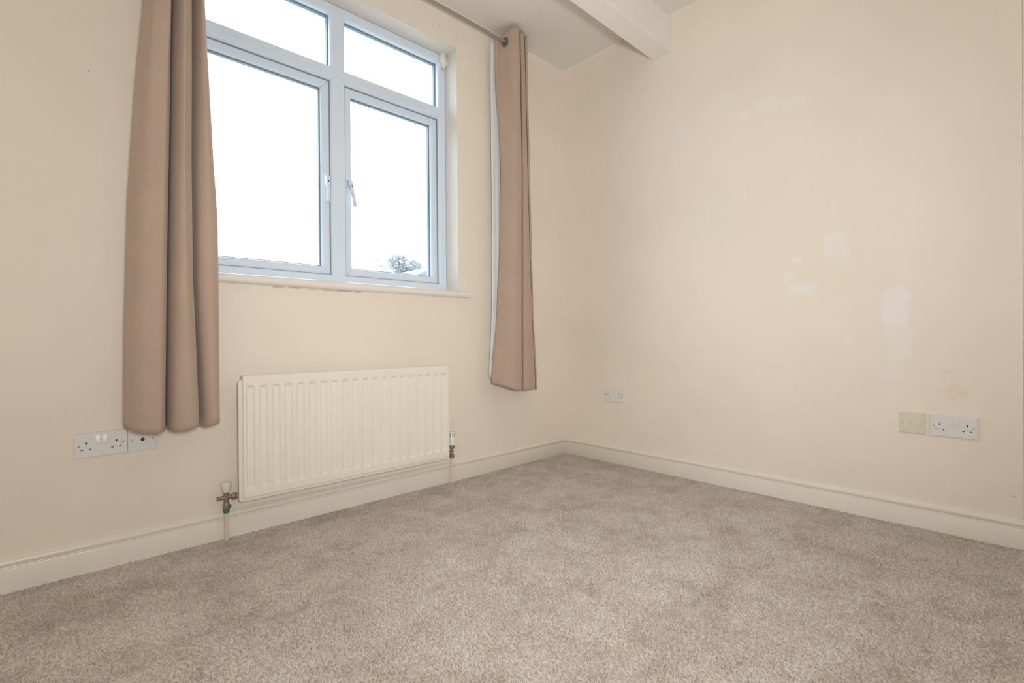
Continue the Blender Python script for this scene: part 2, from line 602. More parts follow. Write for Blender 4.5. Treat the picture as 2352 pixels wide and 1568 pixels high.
def carpet():
    # tufts: small leaning blades in a jittered grid, denser where the picture shows them
    st = 0.0064
    x0, x1, y0, y1 = -3.2, -.0185, -2.35, -.0185
    nx = int((x1 - x0) / st)
    ny = int((y1 - y0) / st)
    gx, gy = np.meshgrid(np.arange(nx), np.arange(ny), indexing='ij')
    px = x0 + (gx + .5 + rng.uniform(-.85, .85, gx.shape)) * st
    py = y0 + (gy + .5 + rng.uniform(-.85, .85, gx.shape)) * st
    px = px.ravel()
    py = py.ravel()
    n = len(px)
    h = rng.uniform(.0052, .0074, n)
    r = rng.uniform(.0030, .0043, n)
    a = rng.uniform(0, 2 * np.pi, n)
    lx = rng.normal(0, .0022, n)
    ly = rng.normal(0, .0022, n)
    V = np.zeros((n, 4, 3))
    for k in range(3):
        ang = a + k * 2.0944
        V[:, k, 0] = px + r * np.cos(ang)
        V[:, k, 1] = py + r * np.sin(ang)
        V[:, k, 2] = -.0075
    V[:, 3, 0] = px + lx
    V[:, 3, 1] = py + ly
    V[:, 3, 2] = -.0068 + h
    V[:, :, 0] = np.minimum(V[:, :, 0], x1 - .0001)
    V[:, :, 1] = np.minimum(V[:, :, 1], y1 - .0001)
    base = np.arange(n)[:, None] * 4
    T = np.concatenate([base + np.array([[0, 1, 3]]), base + np.array([[1, 2, 3]]), base + np.array([[2, 0, 3]])], 0)
    verts = V.reshape(-1, 3)
    # backing cloth
    bk = np.array([(XL + .001, YF + .001, -.0055), (-.001, YF + .001, -.0055), (-.001, -.001, -.0055), (XL + .001, -.001, -.0055),
                   (XL + .001, YF + .001, -.0088), (-.001, YF + .001, -.0088), (-.001, -.001, -.0088), (XL + .001, -.001, -.0088)])
    nb = len(verts)
    verts = np.concatenate([verts, bk], 0)
    bt = np.array([(0, 1, 2), (0, 2, 3), (6, 5, 4), (7, 6, 4)]) + nb
    T = np.concatenate([T, bt], 0)
    me = bpy.data.meshes.new('carpet')
    me.vertices.add(len(verts))
    me.vertices.foreach_set('co', verts.astype(np.float32).ravel())
    me.loops.add(len(T) * 3)
    me.loops.foreach_set('vertex_index', T.astype(np.int32).ravel())
    me.polygons.add(len(T))
    me.polygons.foreach_set('loop_start', np.arange(0, len(T) * 3, 3, dtype=np.int32))
    me.polygons.foreach_set('loop_total', np.full(len(T), 3, dtype=np.int32))
    me.update(calc_edges=True)
    me.materials.append(M['carpet'])
    o = bpy.data.objects.new('carpet', me)
    COL.objects.link(o)
    tag(o, 'mottled beige-brown cut pile carpet covering the whole floor', 'carpet', kind='stuff')


carpet()

# ------------------------------------------------------------------ window
win = empty('window_1', (-1.595, .15, 1.08))
tag(win, 'white plastic window with two casements and two top lights, in a deep reveal', kind='structure')


def wpart(o):
    o.parent = win
    o.matrix_parent_inverse = win.matrix_basis.inverted()
    return o


# reveal linings
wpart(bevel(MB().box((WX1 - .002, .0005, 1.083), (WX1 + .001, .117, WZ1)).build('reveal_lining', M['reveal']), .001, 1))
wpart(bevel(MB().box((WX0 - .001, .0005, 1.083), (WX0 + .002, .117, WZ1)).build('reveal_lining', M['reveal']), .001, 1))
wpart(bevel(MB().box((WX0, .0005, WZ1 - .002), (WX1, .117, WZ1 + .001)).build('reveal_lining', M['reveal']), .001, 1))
# sill board with rounded nose and ears
pr = [(0, .117, 1.045), (0, .117, 1.084), (0, -.030, 1.079)]
for k in range(1, 9):
    a = math.radians(90 + k * 180 / 9)
    pr.append((0, -.030 + .0165 * math.cos(a), 1.0595 + .0185 * math.sin(a) + .0))
pr += [(0, -.030, 1.041), (0, .0, 1.041), (0, .0, 1.045)]
mb = MB()
mb.extrude([p for p in pr], (WX0 + .0005, 0, 0), (WX1 - .0005, 0, 0))
ear = [p for p in pr if p[1] <= 0.0]
ear = [(0, -.0004, 1.041), (0, -.0004, 1.080)] + [p for p in pr[2:-2]]
mb.extrude(ear, (WX0 - .055, 0, 0), (WX0 + .0005, 0, 0))
mb.extrude(ear, (WX1 - .0005, 0, 0), (WX1 + .052, 0, 0))
wpart(smooth_by_angle(mb.build('window_sill', M['sill']), 50))

YF0 = .117          # inside face of the fixed frame
YB = .187           # outside face


def frame_ring(name, x0, x1, z0, z1, prof, mat, gap=.0004, skip=()):
    """four mitred members; prof: closed (inset, y) list; returns the objects"""
    res = []
    cs = [(x0, z0, 1, 1), (x1, z0, -1, 1), (x1, z1, -1, -1), (x0, z1, 1, -1)]
    names = {0: 'bottom_rail', 1: 'right_stile', 2: 'top_rail', 3: 'left_stile'}
    for k in range(4):
        if k in skip:
            continue
        a = cs[k]
        b = cs[(k + 1) % 4]
        dx = (b[0] - a[0])
        dz = (b[1] - a[1])
        L = math.hypot(dx, dz)
        ux, uz = dx / L, dz / L
        v = []
        for (i, y) in prof:
            v.append((a[0] + a[2] * i + ux * gap, y, a[1] + a[3] * i + uz * gap))
        for (i, y) in prof:
            v.append((b[0] + b[2] * i - ux * gap, y, b[1] + b[3] * i - uz * gap))
        n = len(prof)
        f = [(j, (j + 1) % n, n + (j + 1) % n, n + j) for j in range(n)] + [tuple(range(n))[::-1], tuple(range(n, 2 * n))]
        o = mk(name, v, f, mat)
        res.append(o)
    return res


def chamfer_prof(w, y0, y1, c=.007, cy=.012):
    # flat face, chamfer towards the glass, rebate behind
    return [(0, y0), (w - c, y0), (w - c * .35, y0 + cy * .35), (w, y0 + cy), (w, y1), (0, y1)]


FW = .046
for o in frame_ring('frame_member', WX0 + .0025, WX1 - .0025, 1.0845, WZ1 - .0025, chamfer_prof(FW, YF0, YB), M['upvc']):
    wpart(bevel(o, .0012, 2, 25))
MX0, MX1 = -1.633, -1.557            # mullion
TZ0, TZ1 = 2.102, 2.172              # transom


def bar(name, a, b, vertical):
    c, cy = .008, .012
    w = (b - a)
    pr = [(0, YF0), (0, YF0)]
    if vertical:
        pr = [(a, YF0 + cy), (a + c * .6, YF0 + cy * .3), (a + c, YF0), ((a + b) / 2, YF0), (b - c, YF0), (b - c * .6, YF0 + cy * .3), (b, YF0 + cy), (b, YB), ((a + b) / 2, YB), (a, YB)]
        return [(x, y, 0) for x, y in pr]
    pr = [(a, YF0 + cy), (a + c * .6, YF0 + cy * .3), (a + c, YF0), ((a + b) / 2, YF0), (b - c, YF0), (b - c * .6, YF0 + cy * .3), (b, YF0 + cy), (b, YB), ((a + b) / 2, YB), (a, YB)]
    return [(0, y, z) for z, y in pr]


ZB, ZT = 1.0845 + FW, WZ1 - .0025 - FW
# mullion, stopped short of the transom crossing with pointed welds
crossz = (TZ0 + TZ1) / 2
mb = MB()
pf = bar('m', MX0, MX1, True)
half = (MX1 - MX0) / 2
mxc = (MX0 + MX1) / 2
mb.extrude(pf, (0, 0, ZB - .001), (0, 0, crossz), lambda p: (0, 0, -.006), lambda p: (0, 0, -abs(half - abs(p[0] - mxc)) * 0 - abs(p[0] - mxc) * .95 - .0004))
wpart(bevel(mb.build('mullion', M['upvc']), .001, 2, 25))
mb = MB()
mb.extrude(pf, (0, 0, crossz), (0, 0, ZT + .001), lambda p: (0, 0, abs(p[0] - mxc) * .95 + .0004), lambda p: (0, 0, .006))
wpart(bevel(mb.build('mullion', M['upvc']), .001, 2, 25))
pt = bar('t', TZ0, TZ1, False)
th = (TZ1 - TZ0) / 2
XI0, XI1 = WX0 + .0025 + FW, WX1 - .0025 - FW
for a, b, sa, sb in ((XI0, mxc, None, 1), (mxc, XI1, 1, None)):
    mb = MB()
    mb.extrude(pt, (a, 0, 0), (b, 0, 0),
               (lambda p: (abs(p[2] - crossz) * 1.04 + .0004, 0, 0)) if sa else (lambda p: (-.007, 0, 0)),
               (lambda p: (-abs(p[2] - crossz) * 1.04 - .0004, 0, 0)) if sb else (lambda p: (.007, 0, 0)))
    wpart(bevel(mb.build('transom', M['upvc']), .001, 2, 25))

GY = .158
lights = [(XI0, MX0, ZB, TZ0, 'L'), (MX1, XI1, ZB, TZ0, 'R')]


def glazing(x0, x1, z0, z1, yg, parent=None):
    for y in (yg, yg + .020):
        g = MB().box((x0 - .004, y, z0 - .004), (x1 + .004, y + .003, z1 + .004)).build('glass_pane', M['glass'])
        wpart(g) if parent is None else None
        if parent is not None:
            g.parent = parent
            g.matrix_parent_inverse = parent.matrix_world.inverted()
    sp = []
    for k, o in enumerate(frame_ring('spacer_bar', x0 - .003, x1 + .003, z0 - .003, z1 + .003, [(0, yg + .0032), (.008, yg + .0032), (.008, yg + .0198), (0, yg + .0198)], M['spacer'], 0)):
        sp.append(o)
    for k, o in enumerate(frame_ring('glazing_gasket', x0 - .002, x1 + .002, z0 - .002, z1 + .002, [(0, yg - .004), (.004, yg - .002), (.004, yg - .0002), (0, yg - .0002)], M['gasket'], 0)):
        sp.append(o)
    for o in sp:
        if parent is None:
            wpart(o)
        else:
            o.parent = parent
            o.matrix_parent_inverse = parent.matrix_world.inverted()


for x0, x1 in ((XI0, MX0), (MX1, XI1)):
    glazing(x0, x1, TZ1, ZT, .150)

# opening casements, set a little behind the fixed frame
for (x0, x1, z0, z1, side) in lights:
    g = .0025
    ys = .140
    prof = [(0, ys), (.030, ys), (.0345, ys + .003), (.0385, ys + .010), (.0385, YB + .004), (0, YB + .004)]
    ring = frame_ring('casement', x0 + g, x1 - g, z0 + g, z1 - g, prof, M['upvc'])
    sash = empty('casement_sash', ((x0 + x1) / 2, ys, (z0 + z1) / 2))
    wpart(sash)
    bpy.context.view_layer.update()
    inv = sash.matrix_world.inverted()
    for o, nm in zip(ring, ('bottom_rail', 'right_stile', 'top_rail', 'left_stile')):
        o.name = nm
        bevel(o, .001, 2, 25)
        o.parent = sash
        o.matrix_parent_inverse = inv
    glazing(x0 + g + .0385, x1 - g - .0385, z0 + g + .0385, z1 - g - .0385, .160, sash)
    # dark rubber seal in the joint between frame and sash
    for o in frame_ring('weather_seal', x0 - .001, x1 + .001, z0 - .001, z1 + .001, [(0, .1315), (.0042, .1345), (.0042, .138), (0, .138)], M['gasket'], 0):
        o.parent = sash
        o.matrix_parent_inverse = inv
    # handle: backplate, boss and lever with key lock
    mb = MB()
    if side == 'L':
        hx, lean = x1 - .022, 0.0
    else:
        hx, lean = x0 + .022, 0.20
    mb.box((hx - .0085, ys - .008, 1.557), (hx + .0085, ys + .001, 1.625))
    hz = 1.598
    d = Vector((math.sin(lean), 0, -math.cos(lean)))
    s = Vector((math.cos(lean), 0, math.sin(lean)))
    secs = [(-.022, .007, -.008, -.030), (-.010, .010, -.008, -.036), (.012, .0095, -.010, -.037), (.030, .0075, -.022, -.037), (.065, .0072, -.025, -.038), (.112, .0078, -.024, -.038)]
    vv = []
    for (t_, w_, ya, yb) in secs:
        c_ = Vector((hx, 0, hz)) + d * t_
        for sx, yy in ((-1, ya), (1, ya), (1, yb), (-1, yb)):
            q = c_ + s * (w_ * sx)
            vv.append((q.x, ys + yy, q.z))
    ff = []
    for i in range(len(secs) - 1):
        for k in range(4):
            ff.append((i * 4 + k, i * 4 + (k + 1) % 4, i * 4 + 4 + (k + 1) % 4, i * 4 + 4 + k))
    ff += [(3, 2, 1, 0), tuple((len(secs) - 1) * 4 + k for k in range(4))]
    mb.add(vv, ff)
    h = bevel(mb.build('handle', M['upvc']), .002, 3, 30)
    h.parent = sash
    h.matrix_parent_inverse = inv
    k_ = Vector((hx, 0, hz)) + d * .010
    lk = MB().lathe((k_.x, ys - .0365, k_.z), (0, -1, 0), [(0, .0042), (.0012, .0042), (.0018, .003)], 16).build('key_lock', M['key'])
    lk.parent = sash
    lk.matrix_parent_inverse = inv

# trickle vents on the transom: rounded strip with a slider
for (a, b, sl, zc) in ((-2.135, -1.676, (-2.112, -2.040), 2.142), (-1.480, -1.062, (-1.150, -1.085), 2.136)):
    mb = MB()
    n = 8
    r = .0068
    for part, (p, q, rr, y0, y1) in enumerate(((a, b, r, YF0 + .001, YF0 - .0035), (sl[0], sl[1], r * .95, YF0 - .002, YF0 - .0085))):
        pts = []
        for k in range(n + 1):
            an = math.radians(90 + 180 * k / n)
            pts.append((p + rr * 1.6 + rr * 1.6 * math.cos(an), zc + rr * math.sin(an)))
        for k in range(n + 1):
            an = math.radians(-90 + 180 * k / n)
            pts.append((q - rr * 1.6 + rr * 1.6 * math.cos(an), zc + rr * math.sin(an)))
        m_ = len(pts)
        v = [(x, y0, z) for x, z in pts] + [(x, y1, z) for x, z in pts]
        f = [(k, (k + 1) % m_, m_ + (k + 1) % m_, m_ + k) for k in range(m_)] + [tuple(range(m_)), tuple(range(m_, 2 * m_))[::-1]]
        mb.add(v, f)
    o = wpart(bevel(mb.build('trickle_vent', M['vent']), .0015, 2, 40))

# lump of filler in the upper right corner of the reveal, with two rust drips
bm = bmesh.new()
bmesh.ops.create_icosphere(bm, subdivisions=4, radius=1)
for v in bm.verts:
    p = v.co.copy()
    nn = noise.noise(p * 1.6 + Vector((3, 1, 7))) * .45 + noise.noise(p * 4) * .14
    v.co = p * (1 + nn)
    v.co.x *= .024
    v.co.y *= .020
    v.co.z *= .040
    v.co.x -= v.co.z * .15
me = bpy.data.meshes.new('filler_lump')
bm.to_mesh(me)
bm.free()
me.materials.append(M['filler'])
for p in me.polygons:
    p.use_smooth = True
o = bpy.data.objects.new('filler_lump', me)
COL.objects.link(o)
o.location = (-.957, .103, 2.448)
tag(o, 'lump of white filler in the top right corner of the window reveal', 'filler')
for (x, z0, z1) in ((-.9655, 2.396, 2.408), (-.957, 2.388, 2.408)):
    d = MB().lathe((x, YF0 - .0015, z0), (0, 0, 1), [(0, .0009), (.003, .0017), (z1 - z0, .0013)], 8).build('rust_drip', M['rust'])
    d.parent = o
    d.matrix_parent_inverse = Matrix.Translation(o.location).inverted()

# ------------------------------------------------------------------ radiator
RX0, RX1, RZ0, RZ1 = -2.0985, -1.0745, .161, .661
YR = -.090
rad = empty('radiator', (-1.587, -.02, 0))
tag(rad, 'cream single panel radiator with twenty vertical flutes under the window', 'radiator')


def rpart(o, parent=None):
    par = parent or rad
    bpy.context.view_layer.update()
    o.parent = par
    o.matrix_parent_inverse = par.matrix_world.inverted()
    return o


xs = [RX0 + .004]
cents = [-2.069 + i * (.958 / 19) for i in range(20)]
for c in cents:
    xs += [c - .0160, c - .0098, c + .0098, c + .0160]
xs.append(RX1 - .004)
zs = [RZ0 + .004, .196, .208, .608, .620, RZ1 - .008]
V = []
F = []
for j, z in enumerate(zs):
    for i, x in enumerate(xs):
        y = YR
        if 1 <= i <= 80 and j in (2, 3):
            k = (i - 1) % 4
            if k in (1, 2):
                y = YR + .0115
        V.append((x, y, z))
nxn = len(xs)
for j in range(len(zs) - 1):
    for i in range(nxn - 1):
        F.append((j * nxn + i, j * nxn + i + 1, (j + 1) * nxn + i + 1, (j + 1) * nxn + i))
# returned edges of the pressed sheet
o0 = len(V)
loop = [i for i in range(nxn)] + [j * nxn + nxn - 1 for j in range(1, len(zs))] + [(len(zs) - 1) * nxn + i for i in range(nxn - 2, -1, -1)] + [j * nxn for j in range(len(zs) - 2, 0, -1)]
rings = [loop]
for (dx, dy) in ((.0025, .0012), (.004, .005), (.004, .016)):
    ring = []
    for q in loop:
        x, y, z = V[q]
        x2 = x + (dx if abs(x - xs[-1]) < 1e-6 else (-dx if abs(x - xs[0]) < 1e-6 else 0))
        top = abs(z - zs[-1]) < 1e-6
        z2 = z + (dx * 2 if top else (-dx if abs(z - zs[0]) < 1e-6 else 0))
        V.append((x2, YR + dy * (1.4 if top else 1), z2))
        ring.append(len(V) - 1)
    rings.append(ring)
m_ = len(loop)
for r in range(len(rings) - 1):
    for k in range(m_):
        F.append((rings[r][k], rings[r][(k + 1) % m_], rings[r + 1][(k + 1) % m_], rings[r + 1][k]))
F.append(tuple(rings[-1]))
o = mk('front_panel', V, F, M['radiator'])
bevel(o, .003, 3, 12)
smooth_by_angle(o, 180)
for p in o.data.polygons:
    p.use_smooth = True
rpart(o)
# flat seam lip / rear sheet
def rounded_plate(x0, x1, z0, z1, y0, y1, r, n=6):
    pts = []
    for (cx, cz, a0) in ((x1 - r, z1 - r, 0), (x0 + r, z1 - r, 90), (x0 + r, z0 + r, 180), (x1 - r, z0 + r, 270)):
        for k in range(n + 1):
            a = math.radians(a0 + 90 * k / n)
            pts.append((cx + r * math.cos(a), cz + r * math.sin(a)))
    m = len(pts)
    v = [(x, y0, z) for x, z in pts] + [(x, y1, z) for x, z in pts]
    f = [(k, (k + 1) % m, m + (k + 1) % m, m + k) for k in range(m)] + [tuple(range(m)), tuple(range(m, 2 * m))[::-1]]
    return v, f


v, f = rounded_plate(RX0 - .0135, RX1 + .004, .1475, .642, -.0795, -.068, .013)
rpart(bevel(mk('rear_panel', v, f, M['radiator']), .002, 2))
# wall brackets behind
for x in (-1.93, -1.25):
    for z in (.56, .215):
        pr_ = [(0, -.0005, z - .04), (0, -.0005, z + .03), (0, -.004, z + .03), (0, -.004, z + .004), (0, -.068, z + .004), (0, -.068, z), (0, -.004, z), (0, -.004, z - .04)]
        rpart(bevel(MB().extrude(pr_, (x - .015, 0, 0), (x + .015, 0, 0)).build('wall_bracket', M['radiator']), .001, 1))

PY = -.034
# lockshield valve on the left
PXL = -2.148
vl = MB().lathe((PXL, PY, .120), (0, 0, 1), [(0, .0118), (.004, .0135), (.016, .0135), (.020, .0115), (.026, .0100), (.034, .0098), (.054, .0098), (.066, .0095), (.070, .0120), (.080, .0120)], 24)
o = rpart(bevel(vl.build('lockshield_valve', M['brass']), .0006, 1))
tag(o, 'dull metal lockshield valve at the left end')
lock = o
# side tail with hex nut to the radiator
mb = MB()
mb.lathe((PXL, PY, .170), (1, -.42, 0), [(0, .0075), (.016, .0085), (.017, .0075), (.022, .0075)], 16)
rpart(mb.build('union_tail', M['brass']), lock)
mb = MB()
mb.lathe((PXL + .0185, PY - .0078, .170), (1, -.42, 0), [(0, .0135), (.003, .0150), (.013, .0150), (.016, .0130)], 6)
mb.lathe((PXL + .033, PY - .0139, .170), (1, -.42, 0), [(0, .0100), (.004, .0115), (.010, .0115), (.012, .0085), (.022, .0085)], 16)
rpart(bevel(mb.build('union_nut', M['brass']), .0008, 1), lock)
# the drain stub to the left
mb = MB()
mb.lathe((PXL, PY, .168), (-1, 0, -.05), [(0, .0078), (.026, .0078), (.028, .0086), (.033, .0086), (.034, .0060)], 16)
rpart(mb.build('drain_stub', M['brass']), lock)
# cream cap: tapered cup with a flared rim
mb = MB()
mb.lathe((PXL, PY, .189), (0, 0, 1), [(0, .0128), (.002, .0140), (.026, .0168), (.0295, .0172), (.030, .0196), (.0335, .0206), (.0375, .0200), (.040, .0175), (.041, .008)], 28)
rpart(smooth_by_angle(mb.build('valve_cap', M['cap']), 40), lock)
# green corrosion under the compression nut
bm = bmesh.new()
bmesh.ops.create_icosphere(bm, subdivisions=3, radius=1)
for v in bm.verts:
    p = v.co.copy()
    k = 1 + .35 * noise.noise(p * 3)
    v.co = Vector((p.x * .0105 * k, p.y * .0105 * k, p.z * .014 * k))
me = bpy.data.meshes.new('verdigris')
bm.to_mesh(me)
bm.free()
me.materials.append(M['verdigris'])
for p in me.polygons:
    p.use_smooth = True
o = bpy.data.objects.new('verdigris', me)
COL.objects.link(o)
o.location = (PXL, PY, .112)
rpart(o, lock)
o['label'] = 'blue-green corrosion below the nut'
bm = bmesh.new()
bmesh.ops.create_icosphere(bm, subdivisions=3, radius=1)
for v in bm.verts:
    p = v.co.copy()
    k = 1 + .4 * noise.noise(p * 2.7 + Vector((5, 5, 5)))
    v.co = Vector((p.x * .0042 * k, p.y * .0036 * k, p.z * .009 * k))
me = bpy.data.meshes.new('verdigris')
bm.to_mesh(me)
bm.free()
me.materials.append(M['verdigris'])
o = bpy.data.objects.new('verdigris', me)
COL.objects.link(o)
o.location = (PXL + .0125, PY - .004, .128)
o.rotation_euler = (0, .35, 0)
rpart(o, lock)
mb = MB()
mb.lathe((PXL, PY, -.006), (0, 0, 1), [(0, .0080), (.128, .0080)], 20)
rpart(smooth_by_angle(mb.build('pipe', M['pipe']), 40))

# thermostatic valve on the right
PXR = -1.020
mb = MB()
mb.lathe((PXR, PY, .136), (0, 0, 1), [(0, .0095), (.003, .0128), (.017, .0128), (.020, .0095), (.028, .0085), (.034, .0098), (.044, .0098), (.047, .0075), (.052, .0075), (.058, .0085)], 20)
trv = rpart(bevel(mb.build('thermostatic_valve', M['brass']), .0005, 1))
tag(trv, 'metal thermostatic valve with a white head at the right end')
mb = MB()
mb.lathe((PXR, PY, .166), (-1, -.42, 0), [(0, .0078), (.012, .0090), (.013, .0125), (.024, .0125), (.026, .0085), (.050, .0085)], 12)
rpart(mb.build('union_tail', M['brass']), trv)
mb = MB()
mb.lathe((PXR, PY, .190), (0, 0, 1), [(0, .0150), (.002, .0168), (.014, .0168), (.016, .0150)], 12)
mb.lathe((PXR, PY, .206), (0, 0, 1), [(0, .0165), (.003, .0165)], 20)
rpart(bevel(mb.build('grey_collar', M['trv_grey']), .0006, 1), trv)
mb = MB()
mb.lathe((PXR, PY, .2085), (0, 0, 1), [(0, .0170), (.002, .0188), (.040, .0188), (.042, .0180), (.072, .0180), (.075, .0165)], 28)
rpart(smooth_by_angle(mb.build('valve_head', M['trv']), 35), trv)
mb = MB()
for k in range(9):
    a = math.radians(k * 40 + 8)
    c, s = math.cos(a), math.sin(a)
    r0, r1, hw = .0176, .0184, .0032
    q = [(c * r - s * w, s * r + c * w) for r, w in ((r0, -hw), (r1, -hw), (r1, hw), (r0, hw))]
    v = [(PXR + x, PY + y, .254) for x, y in q] + [(PXR + x, PY + y, .276) for x, y in q]
    mb.add(v, [(0, 3, 2, 1), (4, 5, 6, 7), (0, 1, 5, 4), (1, 2, 6, 5), (2, 3, 7, 6), (3, 0, 4, 7)])
rpart(mb.build('head_slots', M['trv_slot']), trv)
mb = MB()
mb.lathe((PXR, PY, -.006), (0, 0, 1), [(0, .0080), (.146, .0080)], 20)
rpart(smooth_by_angle(mb.build('pipe', M['pipe']), 40))

# ------------------------------------------------------------------ sockets and plates
def plate_mesh(w, h, dep, holes, cham=.0022):
    """plate in local x (width), z (height), front at y=-dep; rectangular holes cut right through the front"""
    xs = sorted(set([0, cham, w - cham, w] + [v for r in holes for v in (r[0], r[2])]))
    zs = sorted(set([0, cham, h - cham, h] + [v for r in holes for v in (r[1], r[3])]))
    V, F = [], []
    idx = {}

    def vid(x, y, z):
        k = (round(x, 6), round(y, 6), round(z, 6))
        if k not in idx:
            idx[k] = len(V)
            V.append(k)
        return idx[k]

    def yy(x, z):
        return -dep + (.0016 if (x in (0, w) or z in (0, h)) else 0)

    def inside(cx, cz):
        return any(r[0] < cx < r[2] and r[1] < cz < r[3] for r in holes)
    for i in range(len(xs) - 1):
        for j in range(len(zs) - 1):
            x0, x1, z0, z1 = xs[i], xs[i + 1], zs[j], zs[j + 1]
            if inside((x0 + x1) / 2, (z0 + z1) / 2):
                continue
            F.append((vid(x0, yy(x0, z0), z0), vid(x1, yy(x1, z0), z0), vid(x1, yy(x1, z1), z1), vid(x0, yy(x0, z1), z1)))
    for r in holes:                      # hole walls and floor
        q = [(r[0], r[1]), (r[2], r[1]), (r[2], r[3]), (r[0], r[3])]
        for k in range(4):
            (xa, za), (xb, zb) = q[k], q[(k + 1) % 4]
            F.append((vid(xa, -dep, za), vid(xb, -dep, zb), vid(xb, -.0015, zb), vid(xa, -.0015, za)))
    q = [(0, 0), (w, 0), (w, h), (0, h)]
    for k in range(4):
        (xa, za), (xb, zb) = q[k], q[(k + 1) % 4]
        line = [(xa + (xb - xa) * t, za + (zb - za) * t) for t in (0, 1)]
        # outer walls follow every grid point so the shell stays closed
        pts = [p for p in ([(x, za) for x in xs] if za == zb else [(xa, z) for z in zs])]
        if (xb < xa) or (zb < za):
            pts = pts[::-1]
        for (p0, p1) in zip(pts[:-1], pts[1:]):
            F.append((vid(p0[0], yy(*p0), p0[1]), vid(p1[0], yy(*p1), p1[1]), vid(p1[0], 0, p1[1]), vid(p0[0], 0, p0[1])))
    return V, F


def screw(par, x, z, y, rot=0.3, mat='screw', r=.0034):
    mb = MB()
    mb.lathe((0, 0, 0), (0, -1, 0), [(-.001, r), (.0004, r), (.0011, r * .75), (.0014, r * .3)], 18)
    o = smooth_by_angle(mb.build('screw', M[mat], par), 50)
    o.location = (x, y, z)
    s = MB().box((-r * .8, -.0016, -.0005), (r * .8, -.0009, .0005)).build('screw_slot', M['hole'], o)
    s.rotation_euler = (0, rot, 0)
    return o


def double_socket(loc, rotz, label, dark_screws=False):
    t = empty('double_socket', loc)
    t.rotation_euler = (0, 0, rotz)
    tag(t, label, 'socket', 'double wall sockets')
    W, Hh, D = .146, .086, .009
    pins = []
    for ex in (.0314, .1146):
        pins.append((ex - .0021, .0461, ex + .0021, .0541))
        pins.append((ex - .0111 - .0034, .0260, ex - .0111 + .0034, .0301))
        pins.append((ex + .0111 - .0034, .0260, ex + .0111 + .0034, .0301))
    v, f = plate_mesh(W, Hh, D, pins)
    mk('socket_plate', v, f, M['socket'], t)
    for k, p in enumerate(pins):
        ear = (k % 3 == 0)
        MB().box((p[0] - .0003, -.0076 if not ear else -.0070, p[1] - .0003), (p[2] + .0003, -.001, p[3] + .0003)).build('pin_hole', M['hole' if ear else 'shutter'], t)
    for x0 in (.0573, .0768):
        # rocker: wedge that stands proud at its lower end
        x1 = x0 + .0122
        za, zb = .0495, .0762
        v = [(x0, -D + .001, za), (x1, -D + .001, za), (x1, -D + .001, zb), (x0, -D + .001, zb),
             (x0, -D - .0042, za + .0012), (x1, -D - .0042, za + .0012), (x1, -D - .0030, za + .012), (x0, -D - .0030, za + .012), (x1, -D - .0008, zb), (x0, -D - .0008, zb)]
        f = [(0, 1, 5, 4), (4, 5, 6, 7), (7, 6, 8, 9), (9, 8, 2, 3), (0, 4, 7, 9, 3), (1, 2, 8, 6, 5), (0, 3, 2, 1)]
        bevel(mk('rocker_switch', v, f, M['rocker'], t), .0005, 2)
    screw(t, .0127, .0430, -D, .5, 'hole' if dark_screws else 'screw')
    screw(t, .1335, .0430, -D, -.4, 'hole' if dark_screws else 'screw')
    return t


def single_plate(loc, rotz, name, label, mat, cat):
    t = empty(name, loc)
    t.rotation_euler = (0, 0, rotz)
    tag(t, label, cat)
    return t


R90 = -math.pi / 2
s1 = double_socket((-2.607, -.0003, .396), 0, 'white double socket left of the aerial plate, under the left curtain')
s2 = double_socket((-.0003, -1.985, .389), R90, 'large white double socket beside the ivory telephone plate on the right wall')
s3 = double_socket((-.0003, -.346, .390), R90, 'small-looking white double socket nearest the corner, right of the window wall', True)
# aerial outlet
t = single_plate((-2.4597, -.0003, .396), 0, 'aerial_outlet', 'white aerial plate with one round black outlet below the left curtain', 'socket', 'socket')
v, f = plate_mesh(.086, .086, .009, [])
mk('outlet_plate', v, f, M['socket'], t)
mb = MB()
mb.lathe((.0435, -.0085, .0425), (0, -1, 0), [(0, .0062), (.0022, .0062), (.0022, .0046), (-.001, .0046)], 24, cap=False)
mb.build('outlet_ring', M['shutter'], t)
MB().lathe((.0435, -.0088, .0425), (0, -1, 0), [(0, .0047), (.0006, .0047)], 20).build('outlet_hole', M['hole'], t)
MB().lathe((.0435, -.0090, .0425), (0, -1, 0), [(0, .0013), (.0020, .0013)], 12).build('outlet_pin', M['eyelet'], t)
screw(t, .0127, .0425, -.009, .4)
screw(t, .0733, .0425, -.009, .9)
# telephone outlet
t = single_plate((-.0003, -1.884, .390), R90, 'telephone_outlet', 'ivory telephone plate with a small slot, left of the large double socket', 'ivory', 'socket')
v, f = plate_mesh(.086, .086, .010, [(.0350, .0375, .0518, .0490)])
mk('outlet_plate', v, f, M['ivory'], t)
v = [(.0347, -.0035, .0372), (.0521, -.0035, .0372), (.0521, -.0090, .0493), (.0347, -.0090, .0493), (.0347, -.001, .0372), (.0521, -.001, .0372), (.0521, -.001, .0493), (.0347, -.001, .0493)]
mk('jack_shutter', [(x, min(y, -.0012) * .75, z) for x, y, z in v], [(0, 1, 2, 3), (4, 7, 6, 5), (0, 4, 5, 1), (1, 5, 6, 2), (2, 6, 7, 3), (3, 7, 4, 0)], M['slot_white'], t)
screw(t, .0120, .0430, -.010, .2, r=.0032)
screw(t, .0740, .0430, -.010, .7, r=.0032)

# ------------------------------------------------------------------ curtain pole
RY, RZ = -.10, 2.593
pole = empty('curtain_pole', (-1.5, RY, RZ))
tag(pole, 'thin satin metal curtain pole under the ceiling, above the window', 'curtain pole')


